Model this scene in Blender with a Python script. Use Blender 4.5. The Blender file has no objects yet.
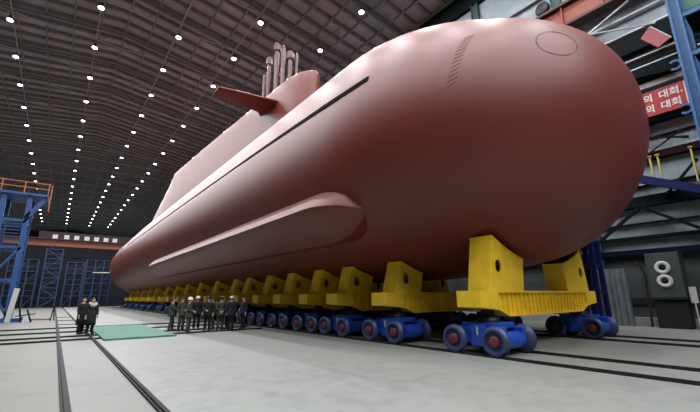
import bpy, bmesh, math, random
from mathutils import Vector, Matrix
random.seed(7)
S = bpy.context.scene
COL = S.collection
PI = math.pi
rad = math.radians

# ------------------------------------------------------------------ materials
MATS = {}
def mat(name, col, rough=0.55, metal=0.0, var=0.10, scale=3.0, bump=0.0, bscale=30.0, emit=0.0, spec=0.5, stretch=None, coat=0.0):
    m = bpy.data.materials.new(name); m.use_nodes = True
    nt = m.node_tree; N = nt.nodes; L = nt.links
    b = N['Principled BSDF']
    tc = N.new('ShaderNodeTexCoord'); mp = N.new('ShaderNodeMapping')
    L.new(tc.outputs['Object'], mp.inputs['Vector'])
    if stretch: mp.inputs['Scale'].default_value = stretch
    nz = N.new('ShaderNodeTexNoise'); nz.inputs['Scale'].default_value = scale; nz.inputs['Detail'].default_value = 6
    L.new(mp.outputs['Vector'], nz.inputs['Vector'])
    cr = N.new('ShaderNodeValToRGB')
    cr.color_ramp.elements[0].position = 0.3; cr.color_ramp.elements[1].position = 0.7
    cr.color_ramp.elements[0].color = (*[c*(1-var) for c in col], 1)
    cr.color_ramp.elements[1].color = (*[min(1, c*(1+var)) for c in col], 1)
    L.new(nz.outputs['Fac'], cr.inputs['Fac']); L.new(cr.outputs['Color'], b.inputs['Base Color'])
    b.inputs['Roughness'].default_value = rough; b.inputs['Metallic'].default_value = metal
    b.inputs['Specular IOR Level'].default_value = spec
    b.inputs['Coat Weight'].default_value = coat
    if coat: b.inputs['Coat Roughness'].default_value = 0.35
    if bump:
        n2 = N.new('ShaderNodeTexNoise'); n2.inputs['Scale'].default_value = bscale; n2.inputs['Detail'].default_value = 5
        L.new(mp.outputs['Vector'], n2.inputs['Vector'])
        bp = N.new('ShaderNodeBump'); bp.inputs['Strength'].default_value = bump; bp.inputs['Distance'].default_value = 0.05
        L.new(n2.outputs['Fac'], bp.inputs['Height']); L.new(bp.outputs['Normal'], b.inputs['Normal'])
    if emit:
        b.inputs['Emission Color'].default_value = (*col, 1); b.inputs['Emission Strength'].default_value = emit
    MATS[name] = m
    return m

HULL = mat('hull_red_oxide', (0.160, 0.025, 0.016), 0.46, var=0.07, scale=0.5, bump=0.12, bscale=1.3, spec=0.55)
hb_ = HULL.node_tree.nodes['Principled BSDF']; hb_.inputs['Sheen Weight'].default_value = 0.0; hb_.inputs['Sheen Roughness'].default_value = 0.35; hb_.inputs['Sheen Tint'].default_value = (1.0, 0.85, 0.85, 1)
SLOT = mat('slot_black', (0.004, 0.003, 0.003), 0.9, spec=0.05)
MARK = mat('weld_mark', (0.085, 0.028, 0.028), 0.7)
YEL = mat('cradle_yellow', (0.88, 0.57, 0.025), 0.5, var=0.10, scale=2.0)
PAD = mat('pad_black', (0.012, 0.010, 0.010), 0.9)
BLUE = mat('bogie_blue', (0.014, 0.07, 0.42), 0.4, var=0.15)
RIM = mat('wheel_rim', (0.05, 0.07, 0.16), 0.45, metal=0.3)
HUB = mat('hub_red', (0.13, 0.022, 0.013), 0.6)
WELL = mat('wheel_well', (0.012, 0.02, 0.09), 0.6)
STEEL = mat('dark_steel', (0.03, 0.03, 0.035), 0.5, metal=0.6)
WHITE = mat('white_paint', (0.55, 0.55, 0.54), 0.5, var=0.04)
SBLUE = mat('scaffold_blue', (0.02, 0.09, 0.24), 0.5, var=0.15)
TBLUE = mat('tower_blue', (0.02, 0.075, 0.24), 0.5, var=0.2)
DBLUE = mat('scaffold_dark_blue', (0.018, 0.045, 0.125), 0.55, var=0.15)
NAVY = mat('navy_steel', (0.006, 0.010, 0.075), 0.6, spec=0.2)
BLACKG = mat('girt_black_green', (0.005, 0.009, 0.010), 0.8, spec=0.1)
GREENC = mat('column_green', (0.012, 0.045, 0.045), 0.55)
ORANGE = mat('girder_orange', (0.24, 0.045, 0.02), 0.55, var=0.15)
ORANGED = mat('girder_flange_dark', (0.06, 0.018, 0.014), 0.6)
OGUARD = mat('guard_orange', (0.40, 0.13, 0.04), 0.6)
MAROON = mat('maroon_steel', (0.025, 0.006, 0.010), 0.8, spec=0.1)
YPOST = mat('post_yellow', (0.5, 0.42, 0.09), 0.5)
REDB = mat('banner_red', (0.36, 0.010, 0.011), 0.6, var=0.06)
REDF = mat('board_red', (0.19, 0.012, 0.018), 0.55, var=0.1)
LETTER = mat('letter_white', (0.62, 0.60, 0.58), 0.6, var=0.02)
RAIL = mat('rail_steel', (0.022, 0.021, 0.022), 0.7, spec=0.15)
CARPET = mat('carpet_green', (0.115, 0.215, 0.175), 0.95, var=0.07, scale=1.2, bump=0.2, bscale=80)
FIX = mat('lamp_housing', (0.10, 0.10, 0.11), 0.5, metal=0.5)
LENS = mat('lamp_lens', (0.93, 0.96, 1.0), 0.5, var=0.0, emit=14.0)
TRUSS = mat('truss_gray', (0.26, 0.265, 0.275), 0.6, var=0.1)
TRUSSL = mat('truss_light', (0.50, 0.51, 0.53), 0.55, var=0.1)
DECK = mat('roof_deck', (0.44, 0.465, 0.48), 0.85, var=0.2, scale=0.25)
RIB = mat('roof_rib', (0.25, 0.25, 0.255), 0.7)
CAB = mat('cabinet_green_gray', (0.055, 0.065, 0.058), 0.5)
CRATEG = mat('crate_green', (0.05, 0.15, 0.10), 0.6)
GRAYEQ = mat('equipment_gray', (0.10, 0.10, 0.11), 0.6)
SHEET = mat('sheet_gray', (0.13, 0.14, 0.15), 0.8, var=0.25, scale=2.5)
KERB = mat('kerb_concrete', (0.35, 0.35, 0.33), 0.9)
SKIN = mat('skin', (0.55, 0.33, 0.24), 0.55, var=0.05)
HAIR = mat('hair_black', (0.012, 0.011, 0.011), 0.6)
CBLACK = mat('cloth_black', (0.008, 0.008, 0.009), 0.85)
COLIVE = mat('cloth_olive', (0.040, 0.044, 0.030), 0.85)
CNAVY = mat('cloth_navy', (0.010, 0.012, 0.024), 0.85)
CGRAY = mat('cloth_gray', (0.045, 0.046, 0.05), 0.85)
FUR = mat('fur_gray', (0.42, 0.40, 0.39), 0.95, var=0.35, scale=25)
SHOE = mat('shoe_black', (0.008, 0.008, 0.008), 0.4)

def floor_mat():
    m = bpy.data.materials.new('floor_concrete'); m.use_nodes = True
    nt = m.node_tree; N = nt.nodes; L = nt.links; b = N['Principled BSDF']
    tc = N.new('ShaderNodeTexCoord')
    a = N.new('ShaderNodeTexNoise'); a.inputs['Scale'].default_value = 0.22; a.inputs['Detail'].default_value = 8
    c = N.new('ShaderNodeTexNoise'); c.inputs['Scale'].default_value = 2.5; c.inputs['Detail'].default_value = 8
    L.new(tc.outputs['Object'], a.inputs['Vector']); L.new(tc.outputs['Object'], c.inputs['Vector'])
    mx = N.new('ShaderNodeMath'); mx.operation = 'ADD'
    L.new(a.outputs['Fac'], mx.inputs[0]); L.new(c.outputs['Fac'], mx.inputs[1])
    cr = N.new('ShaderNodeValToRGB')
    cr.color_ramp.elements[0].position = 0.75; cr.color_ramp.elements[0].color = (0.205, 0.205, 0.195, 1)
    cr.color_ramp.elements[1].position = 1.25; cr.color_ramp.elements[1].color = (0.245, 0.245, 0.233, 1)
    L.new(mx.outputs[0], cr.inputs['Fac'])
    # three floor tones, darker and warmer to the left, divided by the two lengthwise rails on the left
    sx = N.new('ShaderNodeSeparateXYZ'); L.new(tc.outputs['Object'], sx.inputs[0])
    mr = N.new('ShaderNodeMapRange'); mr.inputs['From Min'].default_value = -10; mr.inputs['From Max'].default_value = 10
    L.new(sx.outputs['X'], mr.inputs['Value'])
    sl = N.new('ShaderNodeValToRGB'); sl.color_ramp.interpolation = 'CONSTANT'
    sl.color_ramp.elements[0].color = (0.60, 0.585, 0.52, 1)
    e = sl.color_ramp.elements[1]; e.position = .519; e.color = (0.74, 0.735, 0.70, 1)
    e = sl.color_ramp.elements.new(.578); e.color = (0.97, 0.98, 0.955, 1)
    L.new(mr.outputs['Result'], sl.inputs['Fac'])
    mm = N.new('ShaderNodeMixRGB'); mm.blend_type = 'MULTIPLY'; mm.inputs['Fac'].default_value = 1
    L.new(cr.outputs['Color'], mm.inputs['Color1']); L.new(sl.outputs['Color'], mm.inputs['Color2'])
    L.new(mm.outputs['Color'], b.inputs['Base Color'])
    b.inputs['Roughness'].default_value = 0.6; b.inputs['Specular IOR Level'].default_value = 0.3
    return m
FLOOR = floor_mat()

def cladding(name, col, rough=0.6):
    m = bpy.data.materials.new(name); m.use_nodes = True
    nt = m.node_tree; N = nt.nodes; L = nt.links; b = N['Principled BSDF']
    tc = N.new('ShaderNodeTexCoord')
    w = N.new('ShaderNodeTexWave'); w.bands_direction = 'Y'; w.inputs['Scale'].default_value = 1.2; w.inputs['Distortion'].default_value = 0
    L.new(tc.outputs['Object'], w.inputs['Vector'])
    nz = N.new('ShaderNodeTexNoise'); nz.inputs['Scale'].default_value = 0.5; nz.inputs['Detail'].default_value = 7
    L.new(tc.outputs['Object'], nz.inputs['Vector'])
    cr = N.new('ShaderNodeValToRGB')
    cr.color_ramp.elements[0].position = 0.3; cr.color_ramp.elements[0].color = (*[v*0.72 for v in col], 1)
    cr.color_ramp.elements[1].position = 0.7; cr.color_ramp.elements[1].color = (*[v*1.15 for v in col], 1)
    L.new(nz.outputs['Fac'], cr.inputs['Fac']); L.new(cr.outputs['Color'], b.inputs['Base Color'])
    bp = N.new('ShaderNodeBump'); bp.inputs['Strength'].default_value = 0.3; bp.inputs['Distance'].default_value = 0.05
    L.new(w.outputs['Fac'], bp.inputs['Height']); L.new(bp.outputs['Normal'], b.inputs['Normal'])
    b.inputs['Roughness'].default_value = rough
    return m
CLAD = cladding('wall_cladding', (0.30, 0.345, 0.375))
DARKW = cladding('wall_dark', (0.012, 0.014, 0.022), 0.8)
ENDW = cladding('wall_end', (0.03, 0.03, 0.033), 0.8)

# ------------------------------------------------------------------ mesh helpers
class MB:
    def __init__(s): s.v = []; s.f = []; s.m = []; s.sm = []
    def add(s, vs, fs, mi=0, smooth=False):
        o = len(s.v); s.v += [tuple(v) for v in vs]
        for f in fs:
            s.f.append([i+o for i in f]); s.m.append(mi); s.sm.append(smooth)
        return s
    def box(s, lo, hi, mi=0):
        x0, y0, z0 = lo; x1, y1, z1 = hi
        vs = [(x0,y0,z0),(x1,y0,z0),(x1,y1,z0),(x0,y1,z0),(x0,y0,z1),(x1,y0,z1),(x1,y1,z1),(x0,y1,z1)]
        return s.add(vs, [(3,2,1,0),(4,5,6,7),(0,1,5,4),(1,2,6,5),(2,3,7,6),(3,0,4,7)], mi)
    def bbox(s, lo, hi, c=0.02, mi=0):            # bevelled box
        bm = bmesh.new(); bmesh.ops.create_cube(bm, size=1)
        for v in bm.verts:
            v.co = Vector([lo[i] + (v.co[i]+0.5)*(hi[i]-lo[i]) for i in range(3)])
        bmesh.ops.bevel(bm, geom=bm.edges[:], offset=c, segments=2, affect='EDGES', profile=0.6)
        s.bm(bm, mi); bm.free(); return s
    def bm(s, bm, mi=0, smooth=False):
        bm.verts.index_update()
        return s.add([v.co[:] for v in bm.verts], [[v.index for v in f.verts] for f in bm.faces], mi, smooth)
    def bar(s, p, q, w, h=None, mi=0, up=(0,0,1)):   # rectangular bar, w sideways, h along up
        h = w if h is None else h
        p = Vector(p); q = Vector(q); d = (q-p).normalized(); u = Vector(up)
        if abs(d.dot(u)) > 0.97: u = Vector((0,1,0)) if abs(d.y) < 0.9 else Vector((1,0,0))
        a = d.cross(u).normalized(); b = a.cross(d).normalized()
        vs = []
        for e in (p, q):
            for i, j in ((-1,-1),(1,-1),(1,1),(-1,1)): vs.append(e + a*i*w/2 + b*j*h/2)
        return s.add(vs, [(3,2,1,0),(4,5,6,7),(0,1,5,4),(1,2,6,5),(2,3,7,6),(3,0,4,7)], mi)
    def tube(s, p, q, r, n=10, mi=0, r2=None, caps=True):
        r2 = r if r2 is None else r2
        p = Vector(p); q = Vector(q); d = (q-p).normalized()
        u = Vector((0,0,1)) if abs(d.z) < 0.9 else Vector((1,0,0))
        a = d.cross(u).normalized(); b = d.cross(a)
        vs = []
        for e, rr in ((p, r), (q, r2)):
            for i in range(n):
                t = 2*PI*i/n; vs.append(e + (a*math.cos(t)+b*math.sin(t))*rr)
        s.add(vs, [(i, (i+1)%n, n+(i+1)%n, n+i) for i in range(n)], mi, True)
        if caps:
            s.add(vs[:n], [tuple(range(n))[::-1]], mi); s.add(vs[n:], [tuple(range(n))], mi)
        return s
    def lathe(s, c, axis, prof, n=24, mi=0, smooth=True):   # prof: [(offset along axis, radius)]
        c = Vector(c); d = Vector(axis).normalized()
        u = Vector((0,0,1)) if abs(d.z) < 0.9 else Vector((1,0,0))
        a = d.cross(u).normalized(); b = d.cross(a)
        vs = []
        for o, r in prof:
            for i in range(n):
                t = 2*PI*i/n; vs.append(c + d*o + (a*math.cos(t)+b*math.sin(t))*r)
        fs = []
        for k in range(len(prof)-1):
            for i in range(n):
                j = (i+1) % n; fs.append((k*n+i, k*n+j, (k+1)*n+j, (k+1)*n+i))
        return s.add(vs, fs, mi, smooth)
    def grid(s, rows, mi=0, closed=False, smooth=True):
        n = len(rows[0]); vs = [p for r in rows for p in r]; fs = []
        for k in range(len(rows)-1):
            for i in range(n if closed else n-1):
                j = (i+1) % n; fs.append((k*n+i, k*n+j, (k+1)*n+j, (k+1)*n+i))
        return s.add(vs, fs, mi, smooth)
    def plate(s, outer, y0, y1, holes=(), mi=0):     # polygon in XZ (with holes) extruded along Y
        bm = bmesh.new(); loops = []
        for lp in [outer, *holes]:
            vs = [bm.verts.new((x, y0, z)) for x, z in lp]
            loops.append([bm.edges.new((vs[i], vs[(i+1) % len(vs)])) for i in range(len(vs))])
        bmesh.ops.triangle_fill(bm, use_beauty=True, use_dissolve=False, edges=bm.edges[:])
        r = bmesh.ops.extrude_face_region(bm, geom=bm.faces[:])
        bmesh.ops.translate(bm, verts=[g for g in r['geom'] if isinstance(g, bmesh.types.BMVert)], vec=(0, y1-y0, 0))
        bmesh.ops.recalc_face_normals(bm, faces=bm.faces[:])
        s.bm(bm, mi); bm.free(); return s
    def build(s, name, mats, parent=None, recalc=False, loc=None):
        me = bpy.data.meshes.new(name); me.from_pydata(s.v, [], s.f)
        for m in (mats if isinstance(mats, (list, tuple)) else [mats]): me.materials.append(m)
        me.polygons.foreach_set('material_index', s.m); me.polygons.foreach_set('use_smooth', s.sm)
        if recalc:
            bm = bmesh.new(); bm.from_mesh(me); bmesh.ops.recalc_face_normals(bm, faces=bm.faces[:]); bm.to_mesh(me); bm.free()
        me.update()
        o = bpy.data.objects.new(name, me); COL.objects.link(o)
        if parent: o.parent = parent
        if loc: o.location = loc
        return o

def tag(o, label, cat, group=None, kind=None):
    o['label'] = label; o['category'] = cat
    if group: o['group'] = group
    if kind: o['kind'] = kind
    return o
def empty(name, label, cat, loc=(0,0,0), rz=0.0, group=None):
    o = bpy.data.objects.new(name, None); COL.objects.link(o); o.location = loc; o.rotation_euler = (0,0,rz)
    o.empty_display_size = 0.3
    return tag(o, label, cat, group)
def struct(o): o['kind'] = 'structure'; return o
def copy_tree(root, loc=None, rz=None):
    r = root.copy(); COL.objects.link(r)
    if loc is not None: r.location = loc
    if rz is not None: r.rotation_euler = (0,0,rz)
    for ch in list(root.children):
        c = ch.copy(); COL.objects.link(c); c.parent = r
        for g in list(ch.children):
            d = g.copy(); COL.objects.link(d); d.parent = c
    return r
ORD = ['nearest','second','third','fourth','fifth','sixth','seventh','eighth','ninth','tenth','eleventh','twelfth','thirteenth','fourteenth',
       'fifteenth','sixteenth','seventeenth','eighteenth','nineteenth','twentieth','twenty-first','twenty-second','twenty-third','twenty-fourth','twenty-fifth']

# ------------------------------------------------------------------ hull surface (X across the hall, Y along the submarine, Z up)
XC, ZC, HR, HY0, HL, HN, HM, HK, HDZ, HC, HYC = 14.13, 7.55, 6.64, 2.83, 8.68, 2.086, 2.226, .8814, .49, 1.244, 6.02
TAIL0, TAIL1 = 80.0, 100.0
def smooth01(t):
    t = max(0.0, min(1.0, t)); return t
def hull_r(Y):
    t = max(0.0, min(1.0, (Y-HY0)/HL)); r = HR*max(0.0, 1-(1-t)**HN)**(1/HM)
    if Y > TAIL0: r *= max(0.0, 1-((Y-TAIL0)/(TAIL1-TAIL0))**2.6)**0.5
    return r
CAS0, CAS1 = rad(162.3), rad(132.0)          # the flat casing side runs from the slot up to the deck edge
def surf_round(Y, th, off=0.0):
    r = hull_r(Y); s = math.sin(th)
    c = HC*smooth01((Y-HYC)/6)*(1-smooth01((Y-66)/18))*max(s, 0)**2
    return Vector((XC + (r+off)*math.cos(th), Y, ZC + (HK if s > 0 else kb(Y))*(r+off)*s + HDZ*(1-min(r,HR)/HR) + c))
def surf(Y, th, off=0.0):
    p = surf_round(Y, th, off)
    t = th % (2*PI); m = t if t > PI/2 else PI-t
    if 9 < Y < 76 and CAS1 < m < CAS0:
        k = smooth01((Y-9)/4)*(1-smooth01((Y-66)/10))
        a, b = surf_round(Y, CAS0, off), surf_round(Y, CAS1, off)
        u = (CAS0-m)/(CAS0-CAS1); q = a.lerp(b, u)
        if t < PI/2: q.x = 2*XC-q.x
        p = p.lerp(q, k*.5)
    return p
def kb(Y):                                 # the underside is flatter behind the bow
    t = max(0.0, min(1.0, (Y-4.2)/5.0)); return HK-.11*t*t*(3-2*t)
def hull_bottom(X, Y):
    r = hull_r(Y); u = min(1, abs(X-XC)/r)
    return ZC + HDZ*(1-r/HR) - kb(Y)*r*math.sqrt(max(0, 1-u*u))

# ------------------------------------------------------------------ setting
WX = 26.3        # right wall
LX = -34.0
YN, YF = -48.0, 205.0
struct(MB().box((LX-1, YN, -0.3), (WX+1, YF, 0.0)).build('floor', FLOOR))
def roofz(x): return 32.2 - 0.125*min(24.5, abs(x-2.0))

rf = MB()
for xa, xb in ((LX-0.5, -22.5), (-22.5, 2.0), (2.0, WX+0.5)):
    rf.add([(xa,YN,roofz(xa)),(xb,YN,roofz(xb)),(xb,YF,roofz(xb)),(xa,YF,roofz(xa)),
            (xa,YN,roofz(xa)+.3),(xb,YN,roofz(xb)+.3),(xb,YF,roofz(xb)+.3),(xa,YF,roofz(xa)+.3)],
           [(3,2,1,0),(4,5,6,7),(0,1,5,4),(1,2,6,5),(2,3,7,6),(3,0,4,7)], 0)
y = YN+0.5
while y < YF:                                        # transverse ribs of the deck
    for xa, xb in ((LX, -22.5), (-22.5, 2.0), (2.0, WX)):
        rf.bar((xa, y, roofz(xa)-.22), (xb, y, roofz(xb)-.22), 0.26, 0.44, 1)
    y += 1.82
x = LX+1
while x < WX:                                        # long purlins
    rf.bar((x, YN, roofz(x)-.5), (x, YF, roofz(x)-.5), 0.14, 0.22, 1); x += 2.35
struct(rf.build('ceiling', [DECK, RIB]))

struct(MB().box((WX, YN, 0), (WX+.4, YF, roofz(WX)+.2)).build('wall_right', CLAD))
struct(MB().box((LX-.4, YN, 0), (LX, YF, roofz(LX)+.2)).build('wall_left', ENDW))
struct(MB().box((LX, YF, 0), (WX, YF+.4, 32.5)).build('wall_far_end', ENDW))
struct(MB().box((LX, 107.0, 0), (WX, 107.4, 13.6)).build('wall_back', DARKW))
# eave beam, dark dado and kerb of the right wall
struct(MB().box((WX-.35, YN, 26.9), (WX, YF, 29.2)).build('trim_1', BLACKG))
struct(MB().box((WX-.12, YN, 0.0), (WX, YF, 4.0)).build('trim_2', mat('wall_dado', (0.05, 0.055, 0.055), 0.7, var=0.3, scale=0.8)))
struct(MB().box((WX-.75, YN, 0.0), (WX-.125, YF, 0.45)).build('baseboard_right', KERB))
struct(MB().box((WX-.22, YN, 1.15), (WX-.125, YF, 1.5)).build('trim_3', PAD))
n = 4
for z0, z1, d, m in ((3.85,4.15,.5,mat('beam_dark_blue', (0.004,0.006,0.022), .8, spec=.1)),(4.75,4.92,.35,BLACKG),(6.55,7.15,.5,BLACKG),(9.2,9.6,.45,MAROON),(11.3,12.0,.5,BLACKG),
                     (14.0,14.75,.6,BLACKG),(15.05,15.3,.4,BLACKG),(15.95,17.0,.7,BLACKG),(17.5,17.6,.25,TRUSSL),(18.6,18.72,.35,TRUSSL),(20.1,20.25,.3,TRUSS),(10.5,10.58,.2,BLACKG),(7.75,7.83,.25,BLACKG),(5.6,5.68,.25,BLACKG),(14.85,14.93,.5,TRUSSL),(15.5,15.58,.5,TRUSSL),(23.6,23.8,.3,TRUSS)):
    struct(MB().box((WX-d, YN, z0), (WX-.125 if z0 < 4 else WX, YF, z1)).build('trim_%d' % n, m)); n += 1
struct(MB().box((WX-.3, YN, 13.55), (WX, YF, 13.9)).build('trim_%d' % n, mat('light_sill', (0.38, 0.38, 0.36), 0.6))); n += 1
# crane runway girder along the right wall
g = empty('crane_girder', 'long orange crane runway girder high on the right wall above the bow', 'girder', (WX-.825, 0, 19.6))
gb = MB().box((-.09, YN, .18), (.09, YF-.1, 1.66))
br_ = MB()
for y in (3.0, 10.5, 17.5, 30, 60, 90, 120, 150, 180): br_.box((.42, y-.12, .0), (.815, y+.12, .5))
br_.build('bracket', ORANGED, g)
y = YN+1
while y < YF-1: gb.box((-.32, y-.03, .18), (.32, y+.03, 1.66)); y += 2.4
gb.build('web', ORANGE, g)
MB().box((-.42, YN, 0), (.42, YF-.1, .18)).build('bottom_flange', ORANGED, g)
MB().box((-.42, YN, 1.66), (.42, YF-.1, 1.85)).build('top_flange', ORANGED, g)
# green steel columns on the right wall
cy0 = [8.75, 15.15, 2.35, 21.6, 28.0, 34.4]
for k, y in enumerate(cy0[:2]):
    c = MB().box((-.28, -.33, .0), (.0, -.25, 27)).box((-.28, .25, .0), (.0, .33, 27)).box((-.17, -.25, 0), (-.11, .25, 27))
    o = c.build('wall_column', GREENC, loc=(WX-.12, y, .0))
    tag(o, ('dark green steel column at top right behind the hull, beside the round vent', 'dark green steel column where the roof meets the pale wall above the hull')[k], 'column', 'green columns of the right wall')
fan = MB().lathe((0,0,0), (1,0,0), [(0,.0),(0,.42),(.06,.50),(.22,.50),(.22,.38),(.12,.0)], 28)
tag(fan.build('wall_vent', STEEL, loc=(WX-.24, 9.75, 22.75)), 'round dark vent on the pale wall above the top of the hull', 'vent')

# ------------------------------------------------------------------ roof steel and lamps
LH = 27.0; LZ = 1.7+LH
lamp_cols = [-35.0, -28.1, -21.2, -14.3, -.272*LH, -.012*LH, .245*LH, .468*LH, .735*LH]
def row_y(r): return (1.68+.2705*r)*LH
P0 = Vector((0,0,1.7))
CF, CP, CYAW, CRO = 370.6, 0.2398, 0.6606, -.0089
F = Vector((math.sin(CYAW)*math.cos(CP), math.cos(CYAW)*math.cos(CP), math.sin(CP)))
R0 = Vector((math.cos(CYAW), -math.sin(CYAW), 0)); U0 = R0.cross(F)
RR = R0*math.cos(CRO)+U0*math.sin(CRO); UU = -R0*math.sin(CRO)+U0*math.cos(CRO)
def in_frame(p):
    v = Vector(p)-P0; z = v.dot(F)
    if z < .1: return False
    x = 350+CF*v.dot(RR)/z; y = 206-CF*v.dot(UU)/z
    return 0 < x < 700 and 0 < y < 412

lamp0 = empty('ceiling_lamp', 'x', 'lamp', (0,0,0), 0, 'round lamps under the hangar roof')
MB().lathe((0,0,0), (0,0,1), [(0.0,.30),(.06,.33),(.22,.26),(.34,.12),(.55,.10),(.55,.0)], 20).tube((0,0,.5),(0,0,.95),.03,6).build('housing', FIX, lamp0)
MB().lathe((0,0,0), (0,0,1), [(.02,.25),(-.05,.23),(-.09,.12),(-.10,.0)], 20).build('lens', LENS, lamp0)
ld = bpy.data.lights.new('lamp_light', 'AREA'); ld.shape = 'DISK'; ld.size = 0.6; ld.energy = 720; ld.color = (0.94, 0.97, 1.0)
lo = bpy.data.objects.new('lamp_light', ld); COL.objects.link(lo); lo.parent = lamp0; lo.location = (0,0,-.16)
names = ['','','','','leftmost','second','third','fourth','fifth']
first = True
for ci, x in enumerate(lamp_cols):
    k = 0
    for r in range(-10, 18):  # rows out of view are added to light the bow and cradle fronts
        y = row_y(r)
        if y < YN+2: continue
        if ci == 8 and r > 1: continue
        if ci < 4: continue
        vis = in_frame((x, y, LZ))
        if ci < 4 and vis: continue
        if not vis and (y > 60): continue
        l = lamp0 if first else copy_tree(lamp0)
        first = False
        l.location = (x, y, LZ)
        if vis:
            l['label'] = '%s bright roof lamp from the near end of the %s line of lamps from left' % (ORD[k], names[ci]); k += 1
        else:
            l['label'] = 'unseen roof lamp added to light the near part of the hangar outside the picture'; l['group'] = 'added fill lamps outside the picture'

# transverse roof trusses at every row of lamps
tr0 = empty('roof_truss', 'x', 'truss', (0,0,0), 0, 'steel trusses across the roof')
b = MB()
b.bar((LX+.1, 0, LZ+1.0), (WX-.5, 0, LZ+1.0), .09, .09); b.build('bottom_chord', TRUSSL, tr0)
b = MB()
for xa, xb in ((LX+.1, -22.5), (-22.5, 2.0), (2.0, WX-.5)): b.bar((xa, 0, roofz(xa)-.75), (xb, 0, roofz(xb)-.75), .22, .25)
b.build('top_chord', RIB, tr0)
b = MB(); xs = [LX+.5+ i*(WX-LX-1.2)/32 for i in range(33)]
for i in range(32):
    za, zb = (LZ+1.0, roofz(xs[i+1])-.75) if i % 2 == 0 else (roofz(xs[i])-.75, LZ+1.0)
    b.bar((xs[i], 0, za), (xs[i+1], 0, zb), .06, .06)
b.build('web', TRUSS, tr0)
first = True; k = 0
for r in range(-3, 20):
    t = tr0 if first else copy_tree(tr0)
    first = False
    t.location = (0, row_y(r), 0)
    t['label'] = '%s steel roof truss from the near end, above its row of lamps' % ORD[k]; k += 1
# lengthwise lattice girders above the lamp lines
for k, x in enumerate(lamp_cols[4:]):
    g = empty('roof_lattice_girder', 'lengthwise lattice girder above the %s line of roof lamps from left' % names[k+4], 'girder', (x, 0, LZ), 0, 'lengthwise roof girders')
    z1 = roofz(x)-LZ-.85
    MB().bar((0, YN+1, 1.09), (0, YF-1, 1.09), .08, .08).build('bottom_chord', TRUSSL, g)
    b = MB(); n_ = 112; dy = (YF-YN-2)/n_
    for i in range(n_):
        ya = YN+1+i*dy; za, zb = (1.1, z1) if i % 2 == 0 else (z1, 1.1)
        b.bar((0, ya, za), (0, ya+dy, zb), .05, .05)
    b.build('web', TRUSS, g)

# ------------------------------------------------------------------ rails, carpet
def rail(p, q, label, group):
    p = Vector(p); q = Vector(q); d = (q-p).normalized(); a = Vector((-d.y, d.x, 0))
    b = MB(); b.bar(p+Vector((0,0,.02)), q+Vector((0,0,.02)), .13, .04); b.bar(p+Vector((0,0,.05)), q+Vector((0,0,.05)), .06, .04)
    return tag(b.build('floor_rail', RAIL), label, 'rail', group)
rail((.38,-6,0), (.38,100,0), 'left floor rail running lengthwise from the bottom of the picture', 'lengthwise floor rails on the left')
rail((1.56,-6,0), (1.56,100,0), 'right floor rail running lengthwise past the pair in black coats', 'lengthwise floor rails on the left')
rail((9.95,-20,0), (9.95,98,0), 'outer floor rail under the near wheels of the blue bogies', 'rails under the near bogies')
rail((11.65,-20,0), (11.65,98,0), 'inner floor rail under the near row of blue bogies', 'rails under the near bogies')
rail((16.75,-20,0), (16.75,98,0), 'inner floor rail under the far row of blue bogies', 'rails under the far bogies')
rail((18.45,-20,0), (18.45,98,0), 'outermost floor rail towards the right wall, under the far bogies', 'rails under the far bogies')
for k, y in enumerate((20.2, 22.1, 25.2, 28.8)):
    rail((LX+2, y, 0), (9.4, y, 0), '%s crosswise floor rail from the near side, ending at the bogies' % ORD[k], 'crosswise floor rails')
for k, y in enumerate((33.0, 39.0, 46.0)):
    tag(MB().bar((.46, y, .02), (1.48, y, .02), .22, .04).build('rail_tie', RAIL), '%s dark tie between the two left rails, behind the pair in black coats' % ORD[k], 'tie', 'ties between the left rails')
c = MB(); rows = []
for i in range(30):
    yy = 19.1+i*9.2/29
    rows.append([(1.86+j*2.8/14, yy, .075+.006*math.sin(yy*2.1+j)) for j in range(15)])
c.grid(rows)
c.box((1.86, 19.1, .002), (4.68, 28.3, .068))
tag(c.build('carpet', CARPET), 'pale green carpet laid on the floor between the standing groups', 'carpet')

# ------------------------------------------------------------------ submarine
sub = empty('submarine', 'huge red brown submarine resting on yellow cradles', 'submarine', (XC, 40, 0))
def sp(mb): # shift into submarine space
    mb.v = [(x-XC, y-40, z) for x, y, z in mb.v]; return mb
ys = [HY0+HL*(i/40)**2.2 for i in range(1, 41)] + [HY0+HL+1+i*(TAIL0-HY0-HL-1)/26 for i in range(27)] + [TAIL0+(TAIL1-TAIL0)*math.sin(i/24*PI/2) for i in range(1, 24)]
NA = 144
hb = MB(); rows = [[surf(y, 2*PI*i/NA) for i in range(NA)] for y in ys]
hb.grid(rows, closed=True)
for row, tip in ((rows[0], Vector((XC, HY0, ZC+HDZ))), (rows[-1], Vector((XC, TAIL1, ZC+HDZ)))):
    hb.add(list(row)+[tip], [(i, (i+1) % NA, NA) for i in range(NA)], 0, True)
bmw = sp(hb).build('hull', HULL, sub, recalc=True)
bm = bmesh.new(); bm.from_mesh(bmw.data); bmesh.ops.remove_doubles(bm, verts=bm.verts[:], dist=1e-4); bmesh.ops.recalc_face_normals(bm, faces=bm.faces[:]); bm.to_mesh(bmw.data); bm.free()

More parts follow.
